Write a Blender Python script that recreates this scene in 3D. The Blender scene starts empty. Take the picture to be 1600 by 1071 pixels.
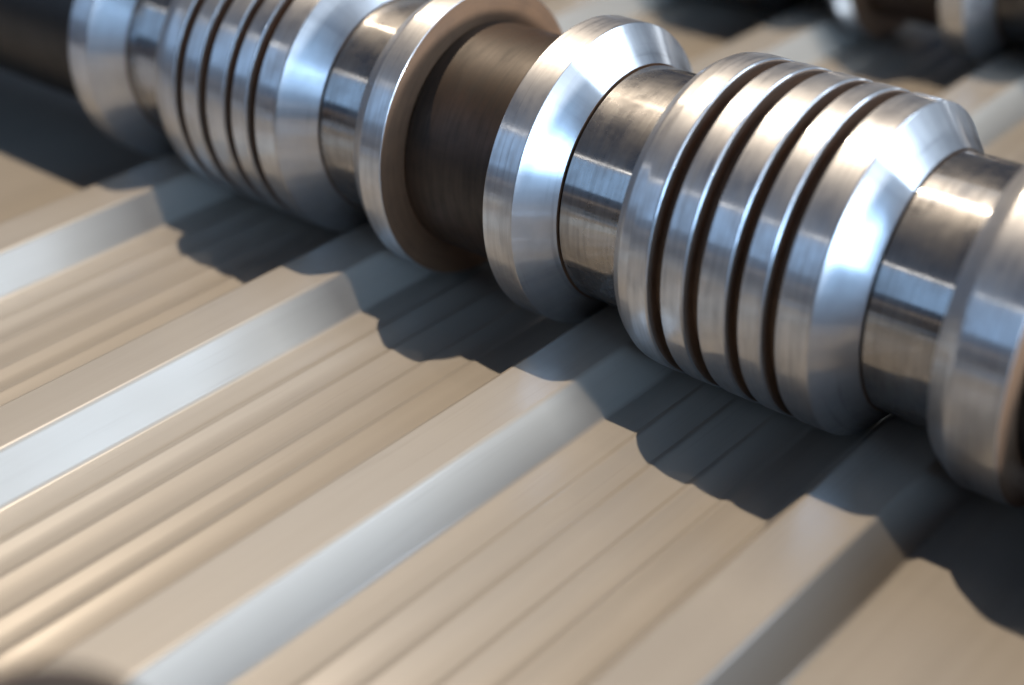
import bpy, math
from mathutils import Matrix, Vector

S = bpy.context.scene
C = S.collection

# ------------------------------------------------------------------ camera
CAM = (0.50590664, -0.71765147, 0.5146155)
RIGHT = (0.7634407, 0.6457448, -0.0131106)
DOWN = (0.3240681, -0.4005349, -0.8570599)
FWD = (-0.5586932, 0.6500657, -0.5150500)
cd = bpy.data.cameras.new('camera')
cam = bpy.data.objects.new('camera', cd)
C.objects.link(cam)
cam.matrix_world = Matrix(((RIGHT[0], -DOWN[0], -FWD[0], CAM[0]),
                           (RIGHT[1], -DOWN[1], -FWD[1], CAM[1]),
                           (RIGHT[2], -DOWN[2], -FWD[2], CAM[2]),
                           (0, 0, 0, 1)))
cd.sensor_width = 36.0
cd.lens = 55.5
cd.clip_start = 0.01
cd.clip_end = 100
cd.dof.use_dof = True
cd.dof.focus_distance = 0.915
cd.dof.aperture_fstop = 2.3
S.camera = cam

# ------------------------------------------------------------------ light: a factory hall, no sun and no sky
w = bpy.data.worlds.new('World')
S.world = w
w.use_nodes = True
bg = w.node_tree.nodes['Background']
bg.inputs[0].default_value = (0.025, 0.037, 0.064, 1)
bg.inputs[1].default_value = 1.0


def lamp(name, loc, target, size, radiance=None, power=None, color=(1, 1, 1), shape='RECTANGLE'):
    L = bpy.data.lights.new(name, 'AREA')
    L.shape = shape
    L.size = size[0]
    if shape == 'RECTANGLE':
        L.size_y = size[1]
        area = size[0] * size[1]
    else:
        area = math.pi * size[0] ** 2 / 4
    L.energy = power if power else radiance * math.pi * area
    L.color = color
    o = bpy.data.objects.new(name, L)
    C.objects.link(o)
    o.location = loc
    d = Vector(target) - Vector(loc)
    o.rotation_euler = d.to_track_quat('-Z', 'Y').to_euler()
    return o


# high-bay lamp over the line: casts the crisp roller shadows; a weaker one farther along the row
lamp('high_bay_lamp', (-2.45, 1.41, 6.1), (0, 0, 0.1), (0.10, 0.10), power=488, color=(1.0, 0.80, 0.585), shape='DISK')
lamp('high_bay_lamp', (-4.60, 1.35, 5.4), (0, 0, 0.1), (0.12, 0.12), power=36, color=(1.0, 0.80, 0.58), shape='DISK')
# side window bank on the right, roof light above it
lamp('side_window', (4.85, -1.05, 1.25), (0, 0, 0.1), (3.6, 1.7), radiance=10.0, color=(0.44, 0.68, 1.0))
lamp('overhead_fill', (0.0, 2.6, 7.0), (0, 0.3, 0.1), (8.0, 4.2), radiance=0.42, color=(0.92, 0.96, 1.0))  # added fill with no known source, greys the upper sides of the rollers
lamp('roof_light', (3.95, 4.0, 4.15), (0, 0, 0.1), (4.8, 1.9), radiance=6.3, color=(0.70, 0.84, 1.0))
lamp('flood_light', (4.0, 0.28, 0.86), (0, 0, 0.05), (0.5, 0.26), power=225, color=(0.84, 0.92, 1.0))
# low window behind the photographer's left shoulder and the tube row above it
lamp('front_window', (-4.2, -6.0, 2.7), (0, 0, 0.1), (8.0, 2.9), radiance=0.95, color=(0.42, 0.66, 1.0))
lamp('tube_row', (-3.2, -4.6, 3.55), (0, 0, 0.1), (6.0, 0.08), radiance=6.0, color=(1.0, 0.93, 0.84))
# low far window beyond the line
lamp('far_window', (0.7, 8.0, 1.0), (0, 0, 0.1), (1.6, 0.6), radiance=3.0, color=(0.9, 0.95, 1.0))

S.view_settings.view_transform = 'Standard'
S.view_settings.look = 'None'
S.view_settings.exposure = 0
S.view_settings.gamma = 1
S.view_settings.use_curve_mapping = False


# ------------------------------------------------------------------ materials
def new_mat(name):
    m = bpy.data.materials.new(name)
    m.use_nodes = True
    nt = m.node_tree
    return m, nt, nt.nodes['Principled BSDF']


def N(nt, typ, **kw):
    n = nt.nodes.new(typ)
    for k, v in kw.items():
        setattr(n, k, v)
    return n


def ramp(nt, src, a, b, lo, hi):
    n = N(nt, 'ShaderNodeMapRange')
    nt.links.new(src, n.inputs[0])
    n.inputs[1].default_value, n.inputs[2].default_value = a, b
    n.inputs[3].default_value, n.inputs[4].default_value = lo, hi
    return n.outputs[0]


def lathe_coords(nt):
    """(axial metres, angle, radius) of a body turned about its local X axis"""
    tc = N(nt, 'ShaderNodeTexCoord')
    sp = N(nt, 'ShaderNodeSeparateXYZ')
    nt.links.new(tc.outputs['Object'], sp.inputs[0])
    at = N(nt, 'ShaderNodeMath', operation='ARCTAN2')
    nt.links.new(sp.outputs[1], at.inputs[0])
    nt.links.new(sp.outputs[2], at.inputs[1])
    y2 = N(nt, 'ShaderNodeMath', operation='MULTIPLY')
    nt.links.new(sp.outputs[1], y2.inputs[0]); nt.links.new(sp.outputs[1], y2.inputs[1])
    z2 = N(nt, 'ShaderNodeMath', operation='MULTIPLY')
    nt.links.new(sp.outputs[2], z2.inputs[0]); nt.links.new(sp.outputs[2], z2.inputs[1])
    ad = N(nt, 'ShaderNodeMath', operation='ADD')
    nt.links.new(y2.outputs[0], ad.inputs[0]); nt.links.new(z2.outputs[0], ad.inputs[1])
    rt = N(nt, 'ShaderNodeMath', operation='SQRT')
    nt.links.new(ad.outputs[0], rt.inputs[0])
    return tc, sp.outputs[0], at.outputs[0], rt.outputs[0]


def turned_noise(nt, ax, an, rd, fa, fang, detail=4.0, seed=0.0):
    """noise drawn out round the body: turning marks and wipe streaks"""
    m1 = N(nt, 'ShaderNodeMath', operation='ADD')
    nt.links.new(ax, m1.inputs[0]); nt.links.new(rd, m1.inputs[1])
    m2 = N(nt, 'ShaderNodeMath', operation='MULTIPLY')
    nt.links.new(m1.outputs[0], m2.inputs[0]); m2.inputs[1].default_value = fa
    # wrap the angle on a circle so no seam shows
    s = N(nt, 'ShaderNodeMath', operation='SINE'); nt.links.new(an, s.inputs[0])
    c = N(nt, 'ShaderNodeMath', operation='COSINE'); nt.links.new(an, c.inputs[0])
    ms = N(nt, 'ShaderNodeMath', operation='MULTIPLY'); nt.links.new(s.outputs[0], ms.inputs[0]); ms.inputs[1].default_value = fang
    mc = N(nt, 'ShaderNodeMath', operation='MULTIPLY_ADD'); nt.links.new(c.outputs[0], mc.inputs[0]); mc.inputs[1].default_value = fang; mc.inputs[2].default_value = seed
    cb = N(nt, 'ShaderNodeCombineXYZ')
    nt.links.new(m2.outputs[0], cb.inputs[0]); nt.links.new(ms.outputs[0], cb.inputs[1]); nt.links.new(mc.outputs[0], cb.inputs[2])
    t = N(nt, 'ShaderNodeTexNoise')
    t.inputs['Scale'].default_value = 1.0
    t.inputs['Detail'].default_value = detail
    t.inputs['Roughness'].default_value = 0.6
    nt.links.new(cb.outputs[0], t.inputs['Vector'])
    return t.outputs['Fac']


def steel(name, base, dark, rough, aniso, bump=0.1, metallic=1.0, rough2=None, share=0.5, ior=1.5):
    """turned steel: streaked colour, roughness drawn out round the body; a second, duller lobe for the worn film"""
    m, nt, P = new_mat(name)
    tc, ax, an, rd = lathe_coords(nt)
    streak = turned_noise(nt, ax, an, rd, 330, 2.2, 3.0, 7.0)     # turning and wiping streaks
    blot = turned_noise(nt, ax, an, rd, 42, 3.5, 5.0, 13.0)       # wear and handling
    mx = N(nt, 'ShaderNodeMix', data_type='RGBA')
    mx.inputs[6].default_value = (*base, 1)
    mx.inputs[7].default_value = (*dark, 1)
    add = N(nt, 'ShaderNodeMath', operation='ADD')
    nt.links.new(ramp(nt, streak, 0.40, 0.75, 0.0, 0.55), add.inputs[0])
    nt.links.new(ramp(nt, blot, 0.42, 0.72, 0.0, 0.65), add.inputs[1])
    add.use_clamp = True
    ring = turned_noise(nt, ax, an, rd, 1500, 0.9, 2.0, 21.0)     # fine scratch rings
    ad2 = N(nt, 'ShaderNodeMath', operation='ADD')
    ad2.use_clamp = True
    nt.links.new(add.outputs[0], ad2.inputs[0])
    nt.links.new(ramp(nt, ring, 0.58, 0.72, 0.0, 0.5), ad2.inputs[1])
    nt.links.new(ad2.outputs[0], mx.inputs[0])
    tg = N(nt, 'ShaderNodeTangent', direction_type='RADIAL', axis='X')
    bp = N(nt, 'ShaderNodeBump')
    bp.inputs['Strength'].default_value = bump
    bp.inputs['Distance'].default_value = 0.00010
    nt.links.new(streak, bp.inputs['Height'])
    lobes = [(P, rough)]
    if rough2:
        P2 = N(nt, 'ShaderNodeBsdfPrincipled')
        lobes.append((P2, rough2))
        ms = N(nt, 'ShaderNodeMixShader')
        nt.links.new(ramp(nt, blot, 0.3, 0.7, share - 0.2, share + 0.2), ms.inputs[0])
        nt.links.new(P.outputs[0], ms.inputs[1])
        nt.links.new(P2.outputs[0], ms.inputs[2])
        nt.links.new(ms.outputs[0], nt.nodes['Material Output'].inputs['Surface'])
    for (Q, rr) in lobes:
        nt.links.new(mx.outputs[2], Q.inputs['Base Color'])
        Q.inputs['Metallic'].default_value = metallic
        Q.inputs['IOR'].default_value = ior
        ra = N(nt, 'ShaderNodeMath', operation='ADD')
        nt.links.new(ramp(nt, streak, 0.3, 0.7, rr * 0.85, rr * 1.15), ra.inputs[0])
        nt.links.new(ramp(nt, blot, 0.4, 0.75, -0.015, 0.05), ra.inputs[1])
        nt.links.new(ra.outputs[0], Q.inputs['Roughness'])
        Q.inputs['Anisotropic'].default_value = aniso if Q == P else aniso * 0.2
        Q.inputs['Anisotropic Rotation'].default_value = 0.25
        nt.links.new(tg.outputs[0], Q.inputs['Tangent'])
        nt.links.new(bp.outputs[0], Q.inputs['Normal'])
    return m


M_STEEL = steel('polished_turned_steel', (0.69, 0.71, 0.745), (0.45, 0.462, 0.482), 0.15, 0.7, rough2=0.46, share=0.62)
M_NECK = steel('burnished_dark_steel', (0.49, 0.495, 0.505), (0.30, 0.300, 0.302), 0.11, 0.7, rough2=0.44, share=0.30)
M_FACE = steel('raw_brown_steel', (0.23, 0.130, 0.074), (0.15, 0.085, 0.05), 0.48, 0.2, metallic=0.35)
M_GROOVE = steel('dull_groove_steel', (0.30, 0.225, 0.175), (0.19, 0.14, 0.11), 0.45, 0.2, metallic=0.5)
M_SPACER = steel('blackened_steel', (0.050, 0.030, 0.019), (0.020, 0.0135, 0.0095), 0.50, 0.2, metallic=0.0, ior=1.5)

M_SPACER_SHADED = steel('shaded_blackened_steel', (0.012, 0.011, 0.0105), (0.007, 0.0068, 0.0066), 0.45, 0.2, metallic=0.0)  # spacer steel again, with the shade on the outer sleeves put into its colour
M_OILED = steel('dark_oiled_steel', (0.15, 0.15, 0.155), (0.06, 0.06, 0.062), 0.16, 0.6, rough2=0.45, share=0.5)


def sheet_paint():
    m, nt, P = new_mat('beige_coated_steel')
    tc = N(nt, 'ShaderNodeTexCoord')
    mp = N(nt, 'ShaderNodeMapping')
    nt.links.new(tc.outputs['Object'], mp.inputs[0])
    mp.inputs['Scale'].default_value = (90, 1.5, 30)
    t = N(nt, 'ShaderNodeTexNoise')
    t.inputs['Scale'].default_value = 1.0
    t.inputs['Detail'].default_value = 4
    nt.links.new(mp.outputs[0], t.inputs['Vector'])
    mp2 = N(nt, 'ShaderNodeMapping')
    nt.links.new(tc.outputs['Object'], mp2.inputs[0])
    mp2.inputs['Scale'].default_value = (26, 1.4, 8)
    t2 = N(nt, 'ShaderNodeTexNoise')
    t2.inputs['Scale'].default_value = 1.0
    t2.inputs['Detail'].default_value = 3
    nt.links.new(mp2.outputs[0], t2.inputs['Vector'])
    mx = N(nt, 'ShaderNodeMix', data_type='RGBA')
    mx.inputs[6].default_value = (0.315, 0.292, 0.260, 1)
    mx.inputs[7].default_value = (0.290, 0.268, 0.236, 1)
    nt.links.new(ramp(nt, t.outputs['Fac'], 0.35, 0.7, 0, 1), mx.inputs[0])
    mp3 = N(nt, 'ShaderNodeMapping')
    nt.links.new(tc.outputs['Object'], mp3.inputs[0])
    mp3.inputs['Scale'].default_value = (520, 9, 60)
    t3 = N(nt, 'ShaderNodeTexNoise')
    t3.inputs['Scale'].default_value = 1.0
    t3.inputs['Detail'].default_value = 3
    nt.links.new(mp3.outputs[0], t3.inputs['Vector'])
    t4 = N(nt, 'ShaderNodeTexNoise')
    t4.inputs['Scale'].default_value = 14.0
    t4.inputs['Detail'].default_value = 6
    nt.links.new(tc.outputs['Object'], t4.inputs['Vector'])
    rub = N(nt, 'ShaderNodeMath', operation='MULTIPLY')          # rub marks along the run, in patches
    nt.links.new(ramp(nt, t3.outputs['Fac'], 0.56, 0.70, 0, 1), rub.inputs[0])
    nt.links.new(ramp(nt, t4.outputs['Fac'], 0.42, 0.66, 0, 0.6), rub.inputs[1])
    mx2 = N(nt, 'ShaderNodeMix', data_type='RGBA')
    mx2.inputs[7].default_value = (0.245, 0.225, 0.197, 1)
    nt.links.new(mx.outputs[2], mx2.inputs[6])
    nt.links.new(rub.outputs[0], mx2.inputs[0])
    nt.links.new(mx2.outputs[2], P.inputs['Base Color'])
    nt.links.new(ramp(nt, t4.outputs['Fac'], 0.35, 0.65, 0.35, 0.75), P.inputs['Coat Weight'])
    nt.links.new(ramp(nt, t2.outputs['Fac'], 0.3, 0.7, 0.32, 0.40), P.inputs['Roughness'])
    P.inputs['IOR'].default_value = 1.6
    P.inputs['Coat Weight'].default_value = 0.6
    P.inputs['Coat Roughness'].default_value = 0.24
    P.inputs['Coat IOR'].default_value = 1.6
    ad = N(nt, 'ShaderNodeMath', operation='MULTIPLY_ADD')
    nt.links.new(t2.outputs['Fac'], ad.inputs[0]); ad.inputs[1].default_value = 4.0
    nt.links.new(t.outputs['Fac'], ad.inputs[2])
    bp = N(nt, 'ShaderNodeBump')
    bp.inputs['Strength'].default_value = 0.10
    bp.inputs['Distance'].default_value = 0.0004
    nt.links.new(ad.outputs[0], bp.inputs['Height'])
    nt.links.new(bp.outputs[0], P.inputs['Normal'])
    nt.links.new(bp.outputs[0], P.inputs['Coat Normal'])
    return m


M_SHEET = sheet_paint()


# ------------------------------------------------------------------ geometry helpers
def segments(pts, radii, closed=False, arc=5):
    """filleted polyline -> list of (p0, p1, n0, n1); normals on the left of travel"""
    n = len(pts)
    corners = []
    for i, p in enumerate(pts):
        p = Vector(p)
        if (not closed and i in (0, n - 1)) or radii[i] <= 0:
            corners.append([p])
            continue
        a = Vector(pts[i - 1]) - p
        b = Vector(pts[(i + 1) % n]) - p
        la, lb = a.length, b.length
        a.normalize(); b.normalize()
        ang = math.acos(max(-1, min(1, a.dot(b))))
        t = min(radii[i] / math.tan(ang / 2), la * 0.48, lb * 0.48)
        r = t * math.tan(ang / 2)
        ctr = p + (a + b).normalized() * (r / math.sin(ang / 2))
        s, e = p + a * t, p + b * t
        v0, v1 = s - ctr, e - ctr
        tot = v0.angle_signed(v1)
        pl = []
        for k in range(arc + 1):
            th = -tot * k / arc
            c_, s_ = math.cos(th), math.sin(th)
            pl.append(ctr + Vector((v0.x * c_ - v0.y * s_, v0.x * s_ + v0.y * c_)))
        corners.append(pl)

    def nl(a, b):
        d = (b - a).normalized()
        return Vector((-d.y, d.x))
    out = []
    m = n if closed else n - 1
    flat = []
    for i in range(m):
        flat.append(nl(corners[i][-1], corners[(i + 1) % n][0]))
    for i in range(n):
        pl = corners[i]
        if len(pl) > 1:
            na, nb = flat[i - 1], flat[i % m]
            for k in range(len(pl) - 1):
                q0 = na.lerp(nb, k / (len(pl) - 1)).normalized()
                q1 = na.lerp(nb, (k + 1) / (len(pl) - 1)).normalized()
                out.append((pl[k], pl[k + 1], q0, q1))
        if i < m:
            out.append((pl[-1], corners[(i + 1) % n][0], flat[i], flat[i]))
    return out


def lathe(name, pts, radii, mats, parent=None, closed=True, seg=160, side=True):
    """turn a closed (x, r) outline, clockwise seen with r up, about the X axis"""
    sg = segments(pts, radii, closed)
    verts, faces, nor, mi = [], [], [], []
    for (p0, p1, n0, n1) in sg:
        base = len(verts)
        for k in range(seg):
            a = 2 * math.pi * k / seg
            cy, cz = math.sin(a), math.cos(a)
            verts.append((p0.x, p0.y * cy, p0.y * cz))
            verts.append((p1.x, p1.y * cy, p1.y * cz))
        for k in range(seg):
            k2 = (k + 1) % seg
            a, b = 2 * math.pi * k / seg, 2 * math.pi * (k + 1) / seg
            faces.append((base + 2 * k, base + 2 * k + 1, base + 2 * k2 + 1, base + 2 * k2))
            for (nn, t) in ((n0, a), (n1, a), (n1, b), (n0, b)):
                nor.append((nn.x, nn.y * math.sin(t), nn.y * math.cos(t)))
            is_side = side and len(mats) > 1 and abs(n0.x) > 0.93 and abs(n1.x) > 0.93
            mi.append(1 if is_side else 0)
    me = bpy.data.meshes.new(name)
    me.from_pydata(verts, [], faces)
    for m in mats:
        me.materials.append(m)
    me.polygons.foreach_set('material_index', mi)
    # make winding agree with the analytic normals
    me.update()
    f0 = me.polygons[0]
    if Vector(nor[0]).dot(f0.normal) < 0:
        me.flip_normals()
        nn = []
        for i in range(0, len(nor), 4):
            q = nor[i:i + 4]
            nn += [q[0], q[3], q[2], q[1]]
        nor = nn
    me.polygons.foreach_set('use_smooth', [True] * len(faces))
    me.normals_split_custom_set(nor)
    o = bpy.data.objects.new(name, me)
    C.objects.link(o)
    if parent:
        o.parent = parent
    return o


def empty(name, loc, label, cat, group):
    o = bpy.data.objects.new(name, None)
    C.objects.link(o)
    o.empty_display_size = 0.05
    o.location = loc
    o['label'] = label
    o['category'] = cat
    if group:
        o['group'] = group
    return o


# ------------------------------------------------------------------ the profiled sheet
P = 0.2
HR = 0.0230
R_A, R_B, R_C, R_D = -0.0103, 0.0280, 0.0455, -0.0279        # ridge: top left, top right, foot right, foot left
MICRO = [(0.0690, 0.0780), (0.0930, 0.1025), (0.1200, 0.1280), (0.1425, 0.1510)]
MH = 0.0015


def build_sheet():
    pts, rad = [(-1.30, 0.0)], [0]

    def add(x, z, r):
        pts.append((x, z)); rad.append(r)
    for k in range(-2, 2):
        x0 = k * P
        add(x0 + R_D, 0, 0.0050)
        add(x0 + R_A, HR, 0.0050)
        add(x0 + R_B, HR, 0.0050)
        add(x0 + R_C, 0, 0.0050)
        if k in (-2, -1, 0):
            for (m0, m1) in MICRO:
                add(x0 + m0 - 0.0008, 0, 0.006)
                add(x0 + m0 + 0.0030, MH, 0.012)
                add(x0 + m0 + 0.0150, 0, 0.10)
    pts.append((0.415, 0.0)); rad.append(0)
    sg = segments(pts, rad, False, arc=6)
    ys = [-1.3, -0.7, 0.0, 0.8, 1.6, 2.6]
    T = 0.0007
    verts, faces, nor = [], [], []
    for (p0, p1, n0, n1) in sg:
        for j in range(len(ys) - 1):
            b = len(verts)
            verts += [(p0.x, ys[j], p0.y), (p1.x, ys[j], p1.y), (p1.x, ys[j + 1], p1.y), (p0.x, ys[j + 1], p0.y)]
            faces.append((b, b + 1, b + 2, b + 3))
            nor += [(n0.x, 0, n0.y), (n1.x, 0, n1.y), (n1.x, 0, n1.y), (n0.x, 0, n0.y)]
            b = len(verts)
            a0, a1 = p0 - n0 * T, p1 - n1 * T
            verts += [(a0.x, ys[j], a0.y), (a0.x, ys[j + 1], a0.y), (a1.x, ys[j + 1], a1.y), (a1.x, ys[j], a1.y)]
            faces.append((b, b + 1, b + 2, b + 3))
            nor += [(-n0.x, 0, -n0.y), (-n0.x, 0, -n0.y), (-n1.x, 0, -n1.y), (-n1.x, 0, -n1.y)]
    me = bpy.data.meshes.new('profiled_sheet')
    me.from_pydata(verts, [], faces)
    me.materials.append(M_SHEET)
    me.polygons.foreach_set('use_smooth', [True] * len(faces))
    me.normals_split_custom_set(nor)
    o = bpy.data.objects.new('profiled_sheet', me)
    C.objects.link(o)
    o['label'] = 'beige coated steel sheet with raised ridges, running under the rollers'
    o['category'] = 'metal sheet'
    return o


build_sheet()



def box_mesh(name, a, b, mat, bev=0.003):
    import bmesh
    bm = bmesh.new()
    bmesh.ops.create_cube(bm, size=1)
    for v in bm.verts:
        v.co = Vector(((a[i] + b[i]) / 2 + v.co[i] * (b[i] - a[i]) for i in range(3)))
    bmesh.ops.bevel(bm, geom=list(bm.edges), offset=bev, segments=3, affect='EDGES', profile=0.5)
    me = bpy.data.meshes.new(name)
    bm.to_mesh(me)
    bm.free()
    me.materials.append(mat)
    o = bpy.data.objects.new(name, me)
    C.objects.link(o)
    return o


rail = box_mesh('light_block_rail', (0.42, -1.2, -0.25), (0.46, 2.4, 0.09), M_SPACER)  # added out of view to keep low right-hand light off the nearer webs
rail['label'] = 'unseen dark rail added to block low side light, right of the rollers and the sheet'
rail['category'] = 'light blocker'

# ------------------------------------------------------------------ the forming rollers
H = 0.0975
RB, RN, RD, RA, RS = 0.0960, 0.0742, 0.0963, 0.0963, 0.0750
BORE = 0.040
G = 0.0004


def bevelled_disc(parent, dx):
    a = -0.0504 + dx
    return lathe('bevelled_disc',
                 [(a, BORE), (a, RB), (-0.0281 + dx, RB), (-0.0110 + dx, RN + 0.0008), (-0.0110 + dx, BORE)],
                 [0, 0.0012, 0.0010, 0.0006, 0], [M_STEEL, M_FACE], parent)


def neck_ring(parent, x0, x1):
    return lathe('neck_ring',
                 [(x0 + 0.0012, BORE), (x0 + 0.0012, RN), (x1 - 0.0012, RN), (x1 - 0.0012, BORE)],
                 [0, 0.0008, 0.0008, 0], [M_NECK, M_FACE], parent)


def ribbed_drum(parent, dx):
    core = lathe('ribbed_drum',
                 [(0.0445 + dx, BORE), (0.0445 + dx, 0.0860), (0.1700 + dx, 0.0860), (0.1700 + dx, BORE)],
                 [0, 0, 0, 0], [M_GROOVE], parent)
    ri = 0.0850
    ch = 0.0010
    lathe('rib', [(0.0429 + dx, ri), (0.0429 + dx, 0.0915), (0.0490 + dx, 0.0952), (0.0565 + dx, RD), (0.0690 - ch + dx, RD), (0.0690 + dx, RD - ch), (0.0690 + dx, ri)],
          [0, 0.002, 0.006, 0.012, 0.0015, 0.0008, 0], [M_STEEL, M_GROOVE], core)
    for (a, b) in ((0.0780, 0.0930), (0.1025, 0.1200), (0.1280, 0.1425)):
        lathe('rib', [(a + dx, ri), (a + dx, RD - 0.0008), (a + 0.0008 + dx, RD), (b - ch + dx, RD), (b + dx, RD - ch), (b + dx, ri)],
              [0, 0.0004, 0.0008, 0.0010, 0.0005, 0], [M_STEEL, M_GROOVE], core)
    a = 0.1510
    lathe('bevelled_rib', [(a + dx, ri), (a + dx, RD - 0.0008), (a + 0.0008 + dx, RD), (0.1708 + dx, RD), (0.1890 + dx, RN + 0.0008), (0.1890 + dx, ri - 0.03), (0.1705 + dx, ri - 0.03), (0.1705 + dx, ri)],
          [0, 0.0008, 0.0015, 0.0022, 0.0006, 0, 0, 0], [M_STEEL, M_GROOVE], core)
    return core


def lipped_disc(parent, dx, wide=0.0):
    return lathe('lipped_disc',
                 [(-0.1649 + dx, BORE), (-0.1649 + dx, 0.0882), (-0.1535 + dx, RA - 0.0008), (-0.1515 + dx, RA), (-0.1339 + wide + dx, RA), (-0.1339 + wide + dx, BORE)],
                 [0, 0.0012, 0.004, 0.001, 0.0009, 0], [M_STEEL, M_FACE], parent)


def spacer(parent, x0, x1, r=RS, mat=M_SPACER):
    return lathe('spacer_sleeve',
                 [(x0, BORE), (x0, r - 0.0012), (x0 + 0.0012, r), (x1 - 0.0012, r), (x1, r - 0.0012), (x1, BORE)],
                 [0, 0.0005, 0.0005, 0.0005, 0.0005, 0], [mat], parent)


def roller_stand(y, label, group):
    t = empty('forming_roller_shaft', (0, y, H), label, 'roller shaft', group)
    lathe('shaft', [(-0.95, 0.0005), (-0.95, BORE - G), (0.415, BORE - G), (0.415, 0.0005)], [0, 0.002, 0.002, 0], [M_FACE], t, closed=True)
    spacer(t, -0.90, -0.4504 - G, mat=M_SPACER_SHADED)
    for dx in (-0.4, 0.0):
        bevelled_disc(t, dx)
        neck_ring(t, -0.0110 + dx, 0.0429 + dx)
        ribbed_drum(t, dx)
        neck_ring(t, 0.1890 + dx, 0.2351 + dx)
        lipped_disc(t, 0.4 + dx, 0.010 if dx == 0 else 0)
    spacer(t, -0.1339 + G, -0.0504 - G)
    spacer(t, 0.2761 + G, 0.40, mat=M_SPACER_SHADED)
    return t


def copy_tree(o, parent=None):
    c = o.copy()
    C.objects.link(c)
    c.parent = parent
    for ch in list(o.children):
        copy_tree(ch, c)
    return c


grp = 'roller shafts of the forming line'
main = roller_stand(0.0, 'polished steel forming rollers on the shaft across the middle, in sharp focus', grp)
far = copy_tree(main)
far.location = (0, 0.575, H)
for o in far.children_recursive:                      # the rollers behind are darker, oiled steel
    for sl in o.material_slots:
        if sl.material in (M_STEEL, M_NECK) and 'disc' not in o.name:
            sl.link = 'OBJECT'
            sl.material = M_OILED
far['label'] = 'dark out-of-focus rollers on the shaft behind, in the upper right corner'
near = empty('forming_roller_shaft', (0, -0.585, H), 'blurred dark disc edge on the nearest shaft, peeking into the lower left corner', 'roller shaft', grp)
lathe('shaft', [(-0.95, 0.0005), (-0.95, BORE - G), (0.415, BORE - G), (0.415, 0.0005)], [0, 0.002, 0.002, 0], [M_FACE], near)
spacer(near, -0.90, 0.1515, 0.058)
lathe('guide_disc', [(0.1520, BORE), (0.1520, RB), (0.1575, RB), (0.1575, BORE)], [0, 0.001, 0.001, 0], [M_SPACER], near)
spacer(near, 0.1580, 0.40, 0.058)
